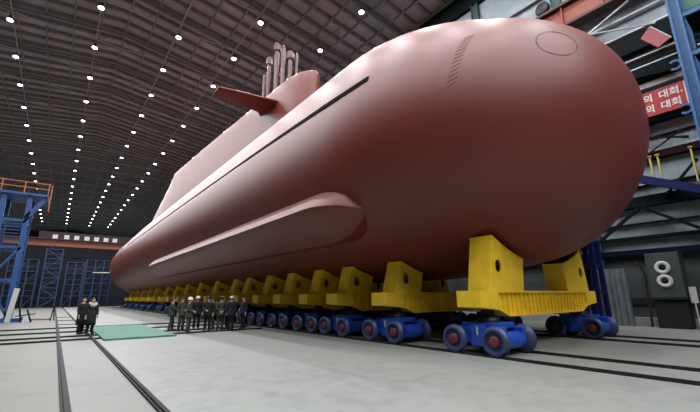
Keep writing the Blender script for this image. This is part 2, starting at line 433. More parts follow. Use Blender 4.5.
def theta_for(Y, ratio):                    # angle on the near side where (z-1.7)/x equals ratio
    a, b = rad(138), rad(190)
    for i in range(40):
        th = (a+b)/2; p = surf(Y, th)
        if (p.z-1.7)/p.x < ratio: b = th
        else: a = th
    return (a+b)/2
def slot(side):
    b = MB(); rows = []
    N_ = 110
    for i in range(N_+1):
        Y = 9.2+(68-9.2)*i/N_
        th = theta_for(Y, .973+.053*(1-9.2/Y)/(1-9.2/68))
        w = .24 if Y < 21 else .17
        dt = w/6.6
        if side > 0: e = [PI-th+dt/2, PI-th-dt/2]
        else: e = [th-dt/2, th+dt/2]
        rows.append([surf(Y, e[0], -.03), surf(Y, e[0], .035), surf(Y, e[1], .035), surf(Y, e[1], -.03)])
    b.grid(rows, closed=True, smooth=False)
    for r in (rows[0], rows[-1]): b.add(r, [(0,1,2,3)])
    sp(b).build('casing_slot', SLOT, sub, recalc=True)['label'] = 'long black slot along the casing edge'
slot(-1); slot(1)

def flank(side):
    ya, yb = 10.2, 45.0
    b = MB(); rows = []
    n_ = 70
    thm, dth = rad(180+33.0), rad(13.0)
    for i in range(n_+1):
        s = i/n_; Y = ya+(yb-ya)*s
        if Y-ya < 2.2: g = math.sqrt(max(0, 1-(1-(Y-ya)/2.2)**2))
        elif yb-Y < 1.2: g = math.sqrt(max(0, 1-(1-(yb-Y)/1.2)**2))
        else: g = 1
        wg = .12+.88*g if Y < 30 else .6+.4*g
        row = []
        prof = [(1,0),(.9,.30),(.7,.80),(.6,.97),(.52,1.0),(.2,.97),(-.2,.92),(-.5,.87),(-.62,.82),(-.72,.68),(-.85,.32),(-1,0)]
        for u, h in prof:
            th = thm - u*dth*wg*(1-.10*s)
            p = surf(Y, th, -.05+ (1.0*h)*(g**.9))
            if side > 0: p.x = 2*XC-p.x
            row.append(p)
        rows.append(row)
    for i0, i1 in ((0, 3), (3, 8), (8, 11)): b.grid([q[i0:i1+1] for q in rows])
    b.add(rows[-1], [tuple(range(12))])
    sp(b).build('flank_array', HULL, sub, recalc=False)
flank(-1); flank(1)

# sail
def sail_half(Y):
    pts = [(22.4,0.0),(22.55,.38),(22.9,.68),(23.5,.98),(24.5,1.24),(26,1.36),(30,1.42),(37.3,1.63),(47,1.90),(59.4,2.13),(66,2.15),(74,2.1)]
    for (a, wa), (c_, wb) in zip(pts, pts[1:]):
        if Y <= c_: return wa+(wb-wa)*(Y-a)/(c_-a)
    return pts[-1][1]
def sail_top(Y): return 19.55+(20.6-19.55)*smooth01((Y-24)/35.4)
yl = [22.4,22.47,22.55,22.7,22.9,23.2,23.5,24,24.5,25.2,26,28,30,34,37.3,42,47,53,59.4]
def sail_ring(lift, inset, ztop):
    ring = []
    def end_y(z): return 59.4+(20.6-z)*3.15
    for sgn in (-1, 1):
        seq = []
        for y in yl:
            w = max(0, sail_half(y)-inset)
            z = sail_top(y)-lift if ztop else lift
            yy = y + (inset*.8 if y < 23 else 0)
            seq.append(Vector((XC+sgn*w, yy, z)))
        zz = seq[-1].z
        ye = end_y(zz)
        for t in (.3,.6,.85,1.0):
            y = 59.4+(ye-59.4)*t if ye > 59.45 else 59.4+.01*t
            seq.append(Vector((XC+sgn*max(0,(sail_half(y)-inset))*(1-.12*t*t), y - (inset if ztop else 0), zz)))
        ring.append(seq)
    return ring[0] + ring[1][::-1]
sb = MB()
lv = [sail_ring(9.9+0*i, 0, False) for i in ()]
rings = []
for z in (12.5, 14.5, 16.0, 17.5): rings.append(sail_ring(z, 0, False))
for lift, inset in ((1.2,0),(.35,0),(.16,.05),(.05,.16),(0.0,.34)): rings.append(sail_ring(lift, inset, True))
nn = len(rings[0])
sb.grid(rings, closed=True)
top = rings[-1]; h_ = nn//2
for i in range(h_-1): sb.add([top[i], top[i+1], top[nn-2-i], top[nn-1-i]], [(0,1,2,3)], 0, True)
o = sp(sb).build('sail', HULL, sub, recalc=True)
bm = bmesh.new(); bm.from_mesh(o.data); bmesh.ops.remove_doubles(bm, verts=bm.verts[:], dist=1e-3); bmesh.ops.recalc_face_normals(bm, faces=bm.faces[:]); bm.to_mesh(o.data); bm.free()

# fairwater planes
def plane(sgn):
    b = MB(); rows = []
    for s in (0, .06, .15, .4, .7, .93, .985, 1.0):
        x = 12.95+(8.0-12.95)*s
        le = 26.35+(27.2-26.35)*s; te = 29.3+(28.85-29.3)*s
        if s < .15: te += 0.9*(1-s/.15)
        tk = (.34 if s < .9 else .34*math.sqrt(max(0.02, 1-((s-.9)/.1)**2)))*(1+.5*max(0, (.15-s)/.15))
        ch = te-le; row = []
        for k in range(24):
            a = 2*PI*k/24; cx = math.cos(a); cz = math.sin(a)
            yy = le+ch*(.5-.5*cx); th = tk*abs(cz)**.8*(1 if cz >= 0 else -1)*.5*(1.15-.35*(.5-.5*cx))
            row.append(Vector((XC+sgn*(XC-x), yy, 18.05+th)))
        rows.append(row)
    b.grid(rows, closed=True); b.add(rows[-1], [tuple(range(24))]); b.add(rows[0], [tuple(range(24))])
    sp(b).build('fairwater_plane', HULL, sub, recalc=True)
plane(-1); plane(1)

# masts
MASTM = mat('mast_red_gray', (0.12, 0.05, 0.045), 0.45)
for x, y, z, r, kind in ((13.45,30.0,24.6,.17,1),(13.66,28.75,25.5,.19,1),(14.10,28.3,25.0,.17,0),(14.42,27.5,24.2,.20,1),(14.78,26.9,23.6,.12,0),
                         (13.95,29.6,25.2,.15,0),(14.35,29.0,25.2,.15,0),(13.30,30.6,22.6,.16,0)):
    b = MB().tube((x,y,19.2),(x,y,z-.8 if kind else z), r, 14)
    if not kind: b.tube((x,y,z),(x,y,z+.3), r*.6, 10)
    mo = sp(b).build('mast', MASTM, sub)
    if kind:
        hb = sp(MB().lathe((x,y,z-.8), (0,0,1), [(0,r),(0,r*1.75),(.62,r*1.75),(.62,r*1.3),(.78,r*1.2),(.78,0)], 16, 0, False)); hb.build('mast_head', MASTM, mo)
# bow ring line and weld marks
b = MB(); rows = []
cy, ct = 3.86, rad(151.5)
c0 = surf(cy, ct); e1 = (surf(cy-.35, ct)-surf(cy+.35, ct)).normalized(); e2 = (surf(cy, ct-.05)-surf(cy, ct+.05)).normalized()
nrm = e1.cross(e2).normalized()
if nrm.x > 0: nrm = -nrm
def to_hull(p):                          # drop a point onto the hull along the patch normal
    q = p + nrm*1.5
    for i in range(400):
        r = hull_r(q.y) if q.y > HY0 else 0
        zc = ZC+HDZ*(1-r/HR); zz = (q.z-zc)/HK
        if r > 0 and math.hypot(q.x-XC, zz) <= r: return q
        q = q - nrm*.01
    return q
for i in range(65):
    a = 2*PI*i/64; d = e1*math.cos(a)+e2*math.sin(a)
    rows.append([to_hull(c0+d*k)+nrm*o_ for k, o_ in ((.64,-.02),(.64,.01),(.61,.01),(.61,-.02))])
b.grid(rows, closed=True, smooth=False)
sp(b).build('hatch_outline', MARK, sub, recalc=True)['label'] = 'thin dark ring line on the bow'
b = MB()
for i in range(13):
    th = rad(151+i*2.1); Y = 6.0+.02*i
    p = surf(Y, th, .006); q = surf(Y-.26, th-.03, .006)
    b.bar(p, q, .010, .008, up=(p-Vector((XC,Y,ZC))).normalized())
sp(b).build('weld_seam', MARK, sub)['label'] = 'row of short dark weld marks near the bow'
# stern: pale tail plane, shaft
b = MB(); rows = []
for x, le, te, tk in ((11.5, 84.5, 89.5, .5), (5.2, 87.0, 89.2, .22)):
    rows.append([Vector((x, le, 6.6)), Vector((x, (le+te)/2, 6.6+tk/2)), Vector((x, te, 6.6)), Vector((x, (le+te)/2, 6.6-tk/2))])
b.grid(rows, closed=True, smooth=False); b.add(rows[1], [(0,1,2,3)])
sp(b).build('stern_plane', mat('stern_plane_pale', (0.45,0.44,0.43), .5), sub, recalc=True)['label'] = 'pale horizontal fin at the stern'

# ------------------------------------------------------------------ cradle transporters
CX = 14.13; NB, FB = 10.8, 17.6
def bogie_part(root, xc, mirror):
    bg = MB()
    bg.bbox((xc-.62, -.50, .30), (xc-.16, .50, .78), .04); bg.bbox((xc+.16, -.50, .30), (xc+.52, .50, .78), .04)
    bg.bbox((xc-.66, -.24, .22), (xc+.56, .24, .86), .05)
    for y in (-.69, .69):
        bg.tube((xc-.72, y, .42), (xc+.62, y, .42), .13, 14); bg.tube((xc-.45, y, .42), (xc+.45, y, .42), .24, 16)
        bg.bbox((xc-.66, y-.2, .50), (xc-.48, y+.2, .80), .04); bg.bbox((xc+.38, y-.2, .50), (xc+.54, y+.2, .78), .04)
    bg.bbox((xc-.52, -.62, .74), (xc+.42, .62, .90), .03)
    if mirror: bg.v = [(2*xc-x_, -y_, z_) for x_, y_, z_ in bg.v]
    s = -1 if not mirror else 1
    bg.box((xc+s*.66-.012, -.05, .56), (xc+s*.66+.012, .0, .80), 1)
    o = bg.build('bogie', [BLUE, WHITE], root)
    for sx in (-1, 1):
        for y in (-.69, .69):
            w = MB(); x = xc+sx*.85 if (sx < 0) != mirror else xc+sx*.72
            w.lathe((x, y, .42), (sx,0,0), [(-.07,.0),(-.07,.425),(-.045,.425),(-.04,.395),(.05,.39),(.07,.365),(.07,.30)], 32, 0)
            w.lathe((x, y, .42), (sx,0,0), [(.07,.30),(.02,.285),(.015,.14)], 32, 1)
            w.lathe((x, y, .42), (sx,0,0), [(.015,.16),(.07,.15),(.085,.12),(.085,.0)], 24, 2)
            w.build('wheel', [RIM, WELL, HUB], o, recalc=True)
    return o
def beam_profile(x):           # bottom of the beam
    u = abs(x-CX)
    if u > 3.55: return 1.36
    if u > 2.75: return 1.05+(u-2.75)/.8*.31
    return 1.05
def make_transporter(Y, first):
    root = empty('cradle_transporter', 'x', 'cradle', (0, Y, 0), 0, 'yellow cradle transporters under the submarine')
    bm_ = MB(); xs = [CX-4.25, CX-3.55, CX-2.75, CX+2.75, CX+3.55, CX+4.25]
    lo = [(x, beam_profile(x)) for x in xs]; tp = 1.84; w = .42
    dip = tp
    topl = [(CX+4.25, tp), (CX-4.25, tp)]
    bm_.plate(lo+topl, -w+.11, w-.11)
    for (xa, za), (xb, zb) in zip(lo, lo[1:]): bm_.bar((xa, 0, za+.03), (xb, 0, zb+.03), w*2, .06)
    for (xa, za), (xb, zb) in zip(topl, topl[1:]): bm_.bar((xa, 0, za-.03), (xb, 0, zb-.03), w*2, .06)
    for xa, xb in ((CX-4.27, CX-3.3), (CX+3.3, CX+4.27)): bm_.plate([(xa, 1.36 if xa < CX else beam_profile(xa)), (xb, beam_profile(xb) if xa < CX else 1.36), (xb, tp), (xa, tp)], -w+.003, w-.003)
    x = CX-3.2
    while x < CX+3.25:
        for s in (-1, 1): bm_.box((x-.025, min(s*(w-.12), s*(w-.05)), beam_profile(x)+.03), (x+.025, max(s*(w-.12), s*(w-.05)), dip-.03))
        x += .27
    bm_.build('beam', YEL, root)
    for sgn in (-1, 1):
        pv = MB().lathe((CX+sgn*(CX-NB), 0, .9), (0,0,1), [(0,.34),(.14,.34),(.14,.2),(.47,.2)], 18)
        pv.build('pivot', STEEL, root)
    def hz(x): return min(hull_bottom(x, Y-.4), hull_bottom(x, Y+.4))-.055
    for sgn in (-1, 1):
        up = MB(); X = lambda x: CX+sgn*(CX-x); xe = 12.60 if first else 12.0
        curve = [10.80+(xe-10.80)*i/12 for i in range(13)]
        zs = [min(hz(X(x)), 3.9) for x in curve]
        if zs[0] < 2.2: zs = [max(z, 1.95) for z in zs]
        outer = [(X(10.46), 1.84)] + [(X(x), z) for x, z in zip(curve, zs)] + [(X(xe-.18), 1.84)]
        hx, hzz, hr = 11.02, 1.84+(zs[0]-1.84)*.44, .19 if first or True else .15
        hole = [(X(hx)+hr*.95*math.cos(2*PI*i/24), hzz+hr*1.1*math.sin(2*PI*i/24)) for i in range(24)]
        for ya, yb in ((-.40, -.34), (.34, .40)): up.plate(outer, ya, yb, [hole])
        # rim plates closing the upright
        up.bar((X(10.46), 0, 1.84), (X(10.80), 0, zs[0]), .78, .05, up=(-1,0,0))
        up.bar((X(xe-.18), 0, 1.84), (X(xe), 0, zs[-1]), .78, .05, up=(-1,0,0))
        for i in range(12): up.bar((X(curve[i]), 0, zs[i]-.03), (X(curve[i+1]), 0, zs[i+1]-.03), .84, .05)
        so = up.build('saddle', YEL, root)
        pd = MB()
        for i in range(1, 12): pd.bar((X(curve[i]), 0, zs[i]+.012), (X(curve[i+1]), 0, zs[i+1]+.012), .7, .035)
        pd.build('pad', PAD, so)
    bogie_part(root, NB, False); bogie_part(root, 2*CX-NB, True)
    return root
CY = [6.92, 10.95, 14.1, 16.6, 19.5, 22.4, 25.7, 28.2, 32.4, 37.0, 41.5, 45.7, 50.2, 56.6, 61.2, 66.2, 71.9, 77.5]
protos = {}
for k, Y in enumerate(CY):
    if 11.6 < Y < 69 and 'mid' in protos: t = copy_tree(protos['mid'], (0, Y, 0))
    else:
        t = make_transporter(Y, k == 0)
        if Y > 11.6 and 'mid' not in protos: protos['mid'] = t
    t['label'] = '%s yellow cradle on blue bogies, counted back from the bow' % ORD[k] if k else 'nearest and largest yellow cradle, on blue bogies under the bow'

# ------------------------------------------------------------------ far end: crane girder, letters, scaffolds
g = empty('crane_bridge', 'orange crane girder spanning the dark far end below the lamps', 'girder', (0, 104, 13.0))
MB().box((LX+.002, -.1, .15), (WX-.002, .1, 1.55)).build('web', mat('bridge_red_brown', (0.09, 0.02, 0.010), 0.7), g)
MB().box((LX+.5, -.4, 0), (WX-.5, .4, .22)).box((LX+.5, -.3, .22), (WX-.5, -.12, .62)).build('bottom_flange', mat('flange_orange', (0.20,0.06,0.022), .6), g)
MB().box((LX+.5, -.4, 1.5), (WX-.5, .4, 1.7)).build('top_flange', ORANGED, g)
for x in (LX+1.2, WX-1.6): MB().box((x-.25, -.25, -13.0), (x+.25, .25, 0)).build('end_post', ORANGED, g)
bn = tag(MB().box((-4.6, 0, 0), (14, .06, 1.5)).build('slogan_board', mat('board_maroon', (0.02,0.007,0.007), .7), loc=(0, 103.9, 14.705)), 'dark board above the far orange girder carrying the white letter panels', 'board')
LG = mat('letter_dark', (0.25, 0.22, 0.22), .7)
pos = [-1.75, .28, 2.1, 4.0, 5.85, 7.7, 9.5]
strokes = [[(-.25,.25,-.25,.25,0),(-.25,.25,.25,.25,0)], [(-.3,.0,.3,.0,0),(.1,-.3,.1,.3,0)], [(-.3,.2,.3,.2,0),(-.2,-.2,.25,-.2,0)], [(-.25,.2,.25,-.2,0)], [(.2,-.3,.2,.3,0),(-.3,0,.2,0,0)], [(-.3,-.2,.3,-.2,0),(0,-.2,0,.2,0)], [(-.2,.2,.2,.2,0),(0,-.3,0,.2,0)]]
for k, x in enumerate(pos):
    b = MB().box((-.45, -.05, -.45), (.45, 0, .45))
    for (xa, za, xb, zb, _) in strokes[k]: b.bar((xa*1.2, -.055, za*1.2), (xb*1.2, -.055, zb*1.2), .02, .09, 1, up=(0,-1,0) if xa == xb else (0,0,1))
    o = b.build('letter_panel', [LETTER, LG], loc=(x, 103.895, 15.156))
    tag(o, '%s white letter panel from the left above the far orange girder' % (['leftmost']+ORD[1:])[k], 'sign', 'white letter panels above the far girder')

def scaffold(name, label, x0, x1, y0, y1, zt, nb, lv, stairs, m, cat='scaffold', group=None, r=.07):
    root = empty(name, label, cat, ((x0+x1)/2, (y0+y1)/2, 0), 0, group)
    xm, ym = root.location.x, root.location.y
    xs = [x0+(x1-x0)*i/nb for i in range(nb+1)]
    for x in xs:
        for y in (y0, y1): MB().bar((x-xm, y-ym, 0), (x-xm, y-ym, zt), r*2, r*2).build('post', m, root)
    for k in range(1, lv+1):
        z = zt*k/lv
        b = MB()
        for y in (y0, y1): b.bar((x0-xm, y-ym, z), (x1-xm, y-ym, z), r*1.4, r*1.4)
        for x in xs: b.bar((x-xm, y0-ym, z), (x-xm, y1-ym, z), r*1.4, r*1.4)
        b.build('ledger', m, root)
        b = MB().box((x0-xm, y0-ym+.1, z-.06-.05), (x1-xm, y1-ym-.1, z-.05)); b.build('deck', DARKW if not stairs else m, root)
        if z < zt:
            b = MB().bar((x0-xm, y0-ym-.02, z+1.0), (x1-xm, y0-ym-.02, z+1.0), r, r); b.build('guard_rail', m, root)
    b = MB()
    for k in range(lv):
        za, zb = zt*k/lv, zt*(k+1)/lv
        for i in range(nb):
            if stairs:
                a_, c_ = (xs[i], xs[i+1]) if k % 2 == 0 else (xs[i+1], xs[i])
                b.bar((a_-xm, y0-ym+.3, za), (c_-xm, y0-ym+.3, zb), .25, .22)
                b.bar((a_-xm, y0-ym+.1, za+.9), (c_-xm, y0-ym+.1, zb+.9), .06, .06)
            elif (i+k) % 2 == 0:
                b.bar((xs[i]-xm, y0-ym, za), (xs[i+1]-xm, y0-ym, zb), r, r)
    b.build('stair_flight' if stairs else 'brace', m, root)
    return root
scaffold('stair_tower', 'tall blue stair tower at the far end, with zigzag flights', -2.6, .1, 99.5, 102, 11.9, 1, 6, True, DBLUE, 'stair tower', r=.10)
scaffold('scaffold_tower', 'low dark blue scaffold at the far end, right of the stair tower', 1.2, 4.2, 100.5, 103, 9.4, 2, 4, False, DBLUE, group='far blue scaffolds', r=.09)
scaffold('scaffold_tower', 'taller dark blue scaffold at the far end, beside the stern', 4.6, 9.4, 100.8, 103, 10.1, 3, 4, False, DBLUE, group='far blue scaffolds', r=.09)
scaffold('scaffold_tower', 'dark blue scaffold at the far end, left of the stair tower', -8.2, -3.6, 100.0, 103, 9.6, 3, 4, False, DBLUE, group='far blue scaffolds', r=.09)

# ------------------------------------------------------------------ left access tower
LT = empty('access_tower', 'tall blue access tower at left edge with orange guard rail on top', 'tower', (-4.0, 41.5, 0))
def lt(mb, name, m): 
    mb.v = [(x+4.0, y-41.5, z) for x, y, z in mb.v]; return mb.build(name, m, LT)
for x in (-2.75, -4.35, -6.0):
    for y in (40.0, 43.0): lt(MB().bar((x, y, .3), (x, y, 10.1), .34, .34), 'post', TBLUE)
lt(MB().box((-6.4, 39.5, 0), (-1.9, 43.5, .3)), 'base_frame', TBLUE)
for z in (3.2, 5.8, 8.0):
    b = MB()
    for y in (40.0, 43.0): b.bar((-6.0, y, z), (-2.75, y, z), .2, .22)
    for x in (-2.75, -4.35, -6.0): b.bar((x, 40, z), (x, 43, z), .2, .22)
    lt(b, 'ledger', TBLUE)
b = MB()
for i in range(7): b.bar((-6.0, 40.0, 6.1+i*.27), (-3.0, 40.0, 6.1+i*.27), .06, .09)
lt(b, 'slat_panel', DBLUE)
lt(MB().box((-6.4, 39.6, 10.1), (-1.6, 43.4, 10.3)), 'deck', TBLUE)
for xa, za, xb, zb in ((-2.9, 8.2, -1.75, 10.1), (-2.9, 7.8, -1.75, 9.8), (-2.75, .4, -4.35, 3.2), (-4.35, 3.2, -2.75, 5.8), (-4.35, .4, -6.0, 3.2)):
    lt(MB().bar((xa, 39.9, za), (xb, 39.9, zb), .14, .16), 'brace', TBLUE)
for xa in (-6.2, -4.6, -3.2, -1.65):
    lt(MB().bar((xa, 39.65, 10.3), (xa, 39.65, 11.25), .07, .07), 'guard_post', OGUARD)
b = MB()
for z in (10.75, 11.2): b.bar((-6.4, 39.65, z), (-1.55, 39.65, z), .06, .07)
lt(b, 'guard_rail', OGUARD)
b = MB()
for y in (39.65, 40.3): b.bar((-1.45, y, 8.9), (-1.45, y, 11.2), .06, .06)
for i in range(6): b.bar((-1.45, 39.65, 9.1+i*.4), (-1.45, 40.3, 9.1+i*.4), .05, .05)
lt(b, 'hook_ladder', OGUARD)
b = MB().bar((-2.62, 39.2, .02), (-2.40, 39.2, 2.55), .06, .34, up=(1,0,0)); tag(b.build('leaning_board', WHITE), 'narrow white board leaning against the blue tower at left', 'board')
st = empty('sawhorse', 'black trestle frame beside the white leaning board', 'trestle', (-1.75, 38.9, 0))
for xa, ya in ((-.05,-.35),(.55,-.35),(-.05,.35),(.55,.35)):
    MB().bar((-.3 if xa < 0.2 else .2, ya*.4, 1.25 if xa < .2 else .95), (xa, ya, 0), .07, .07).build('leg', STEEL, st)
MB().bar((-.45, 0, .45), (.75, 0, .62), .07, .08).build('crossbar', STEEL, st)
br = empty('floor_barrier', 'low orange bar on the floor ending at a black post, left of the rails', 'barrier', (-.6, 40.2, 0))
MB().bar((-.75, 0, .12), (.65, 0, .12), .12, .12).build('bar', OGUARD, br)
MB().bar((.55, -.3, 0), (.68, 0, 1.15), .07, .07).bar((.8, .3, 0), (.68, 0, 1.15), .07, .07).build('stand', STEEL, br)

# ------------------------------------------------------------------ right side equipment
tw = empty('shelf_tower', 'bright blue shelf tower at the right edge with three visible levels', 'tower', (22.0, 0, 0))
def rt(mb, name, m): return mb.build(name, m, tw)
for x, y in ((0, 2.35), (2.3, 2.35), (0, -3.2), (2.3, -3.2)):
    b = MB()
    for dx in (-.18, .18): b.box((x+dx-.06, y-.22, .0), (x+dx+.06, y+.22, 21)) if False else b.box((x-.22, y+dx-.05, 0), (x+.22, y+dx+.05, 21))
    b.box((x-.04, y-.2, 0), (x+.04, y+.2, 21)); rt(b, 'post', SBLUE)
    z = 1.0
for z in (4.5, 7.4, 10.15, 12.6, 14.7, 17.5):
    b = MB()
    for x in (0, 2.3): b.bar((x, -3.2, z), (x, 2.2, z), .12, .22)
    rt(b, 'shelf_beam', SBLUE)
    rt(MB().box((0, -3.1, z+.12), (2.3, 2.1, z+.18)), 'shelf', BLACKG)
for z in (12.35, 10.05):
    b = MB(); rows = []
    for i in range(13):
        a = rad(40+i*280/12); cc = Vector((0, 2.78, z))
        rows.append([cc+Vector((dx, (.22+dr)*math.cos(a), (.22+dr)*math.sin(a))) for dx, dr in ((-.06,-.05),(-.06,.05),(.06,.05),(.06,-.05))])
    b.grid(rows, closed=True, smooth=False); rt(b, 'hook_bracket', SBLUE)
def crate(name, label, lo, hi, m, cat):
    b = MB().bbox(lo, hi, .03)
    y = lo[1]+.2
    while y < hi[1]-.1: b.box((lo[0]-.03, y-.04, lo[2]+.05), (lo[0], y+.04, hi[2]-.05)); y += .3
    return tag(b.build(name, m), label, cat)
crate('storage_crate', 'green crate at the top right corner on the blue shelf tower', (22.2, -.8, 14.9), (24.2, 2.0, 16.0), CRATEG, 'crate')
crate('equipment_box', 'gray equipment box on the middle level of the blue shelf tower', (22.5, .0, 12.79), (24.0, 1.5, 13.7), GRAYEQ, 'box')
crate('equipment_box', 'gray equipment box on the lower level of the blue shelf tower', (22.5, .6, 10.34), (24.0, 1.9, 11.4), GRAYEQ, 'box')

# banner with writing
bx = 25.2
bnr = tag(MB().box((-.02, 3.0, 11.42), (.02, 9.5, 12.86)).build('red_banner', REDB, loc=(bx, 0, 0)), 'red banner with white Korean letters beside the blue tower', 'banner')
# white edge strips and cords of the banner
MB().box((-.03, 3.0, 11.42), (-.02, 3.05, 12.86)).build('hem', WHITE, bnr)
b = MB()
for y in (3.1, 6.2, 9.3): b.bar((0, y, 12.86), (.9, y, 13.6), .03, .03); b.bar((0, y, 11.42), (.62, y, 11.36), .03, .03)
b.build('tie', STEEL, bnr)
def text(body, size, y, z, name, parent):
    cu = bpy.data.curves.new(name, 'FONT'); cu.body = body; cu.size = size; cu.extrude = .008; cu.offset = 0.012
    o = bpy.data.objects.new(name, cu); COL.objects.link(o)
    bpy.context.view_layer.update()
    me = bpy.data.meshes.new_from_object(o.evaluated_get(bpy.context.evaluated_depsgraph_get()))
    bpy.data.objects.remove(o)
    me.materials.clear(); me.materials.append(LETTER)
    t = bpy.data.objects.new(name, me); COL.objects.link(t); t.parent = parent
    t.matrix_local = Matrix(((0,0,-1,-.03),(-1,0,0,y),(0,1,0,z),(0,0,0,1)))
    return t
text('의', .5, 4.86, 12.30, 'lettering', bnr); text('대회.', .5, 4.16, 12.30, 'lettering', bnr)
text('의', .5, 4.86, 11.66, 'lettering', bnr); text('대회', .5, 4.16, 11.66, 'lettering', bnr)

# red board tilted above
fb = empty('red_board', 'tilted plain red board with pale edge high beside the blue tower', 'board', (24.5, 3.65, 15.7))
def P25(x, y, z): return Vector((x, y, z))-Vector((24.5, 3.65, 15.7))
q = [P25(24.9,4.31,16.1), P25(25.0,3.82,16.66), P25(24.3,2.98,15.1), P25(24.3,3.55,14.8)]
nn_ = (q[1]-q[0]).cross(q[3]-q[0]).normalized()*.05
MB().add([v+nn_ for v in q]+[v-nn_ for v in q], [(0,1,2,3),(7,6,5,4),(0,4,5,1),(1,5,6,2),(2,6,7,3),(3,7,4,0)]).build('panel', REDF, fb, recalc=True)
MB().bar(q[1], q[2], .07, .09).build('edge_strip', WHITE, fb)
MB().bar(q[1], Vector((1.5, .1, .9)), .05, .05).build('bracket', STEEL, fb)

# wall braces, cable, sloping strut, yellow posts
def brace(p, q, w, label, m=BLACKG, name='wall_brace', cat='brace', group='diagonal wall braces'):
    p = Vector(p); q = Vector(q)
    b = MB().bar(p, q, w, w)
    d = (q-p).normalized()
    for e, s in ((p, 1), (q, -1)): b.bar(e-d*.02, e+d*s*.3, w*1.8, w*1.2)
    return tag(b.build(name, m), label, cat, group)
brace((25.5,6.15,6.4), (25.5,8.9,4.35), .16, 'dark brace sloping down from the wall beam towards the hull')
brace((25.5,5.95,6.4), (25.5,3.2,4.55), .16, 'dark brace sloping down from the wall beam to the right picture edge')
brace((25.6,6.6,10.9), (25.6,3.4,9.85), .10, 'thin dark brace below the red banner')
brace((25.6,7.6,14.7), (25.6,3.4,13.95), .14, 'dark brace above the red banner, rising towards the hull')
brace((25.6,8.6,17.9), (25.6,4.6,19.4), .09, 'thin brace on the pale wall below the orange crane girder', TRUSSL)
brace((25.6,7.4,18.6), (25.6,3.6,17.1), .09, 'thin brace crossing the pale wall just above the red board', TRUSS)
brace((25.7,5.9,9.1), (25.7,3.6,10.4), .07, 'thin rod rising right above the yellow posts', MAROON)
brace((25.7,4.9,6.9), (25.7,3.3,8.6), .12, 'dark brace rising right behind the blue sloping strut')
sg = brace((25.1,6.3,8.26), (25.1,2.6,6.45), .42, 'dark blue sloping strut on the right, below the yellow posts', NAVY, 'sloping_strut', 'strut', None)
for k, (y, z0, z1) in enumerate(((5.15,8.15,9.2),(4.8,8.0,9.2),(3.4,7.3,9.2))):
    b = MB().tube((0,0,z0), (0,0,z1), .05, 8).bbox((-.1,-.1,z1-.04),(.1,.1,z1+.02), .01)
    tag(b.build('yellow_post', YPOST, loc=(25.35 if k < 2 else 25.35, y, 0)), ('yellow post nearest the hull, hanging under the maroon beam', 'second yellow post from the hull, under the maroon beam', 'yellow post in front of the blue shelf tower, under the maroon beam')[k], 'post', 'yellow posts under the maroon beam')

# cabinet with two round ports
cb = empty('ventilation_cabinet', 'dark cabinet with two round white ports against the right wall', 'cabinet', (24.9, 5.4, 0))
MB().bbox((-.25, -.66, 0.0), (.55, .66, 1.46), .03).build('lower_body', PAD, cb)
MB().bbox((-.3, -.7, 1.5), (.55, .7, 3.78), .03).build('body', CAB, cb)
MB().box((-.36, -.75, 1.42), (.5, .75, 1.5)).build('ledge', PAD, cb)
for z in (3.02, 2.34):
    pt = MB(); pt.lathe((-.3, .02, z), (-1,0,0), [(0,.33),(.06,.33),(.09,.29),(.09,.17),(.02,.15)], 28)
    po = pt.build('round_port', WHITE, cb)
    MB().lathe((-.3, .02, z), (-1,0,0), [(.03,.0),(.03,.16),(.05,.155),(.05,0)], 24).tube((-.35,-.14,z),(-.35,.18,z),.015,6).build('fan', PAD, po)
tag(MB().bbox((24.7, 4.32, 1.25), (24.75, 4.60, 2.02), .01).bar((24.725,4.46,0),(24.725,4.46,1.25),.05).build('notice_board', WHITE), 'small white upright panel right of the cabinet with round ports', 'panel')
b = MB(); pts = []
for i in range(15):
    a = rad(90+i*110/14); pts.append(Vector((24.6, 6.62+.40*math.cos(a)*-1*-1, 2.5+.85*math.sin(a))))
pts.append(Vector((24.6, 6.3, .05)))
for p, q in zip(pts, pts[1:]): b.tube(p, q, .06, 8)
tag(b.build('hose', PAD), 'black curved hose left of the cabinet with round ports', 'hose')
b = MB(); rows = []
for i in range(25):
    y = 7.15+i*1.7/24; d = .10*math.sin(i*1.7)+.05*math.sin(i*.6)
    rows.append([Vector((25.0+d*(1-k/8*.3), y, 0.01+k*3.1/8)) for k in range(9)])
for r in list(rows): pass
b.grid(rows); b.grid([[p+Vector((.04,0,0)) for p in r] for r in rows])
tag(b.build('tarpaulin', SHEET, recalc=False), 'gray tarpaulin hanging at the wall between hull and cabinet', 'tarpaulin')
# blue support frame behind the first cradle
sf = empty('support_frame', 'dark blue leg frame standing behind the right end of the nearest cradle', 'frame', (21.4, 7.6, 0))
for x, y in ((-.45, -.3), (.45, -.3), (-.45, .3), (.45, .3)): MB().bar((x*1.15, y, .0), (x*.9, y, 4.4), .2, .2).build('leg', NAVY, sf)
for z in (.5, 1.8, 3.1, 4.3): MB().box((-.5, -.32, z-.08), (.5, .32, z+.08)).build('cross_plate', NAVY, sf)

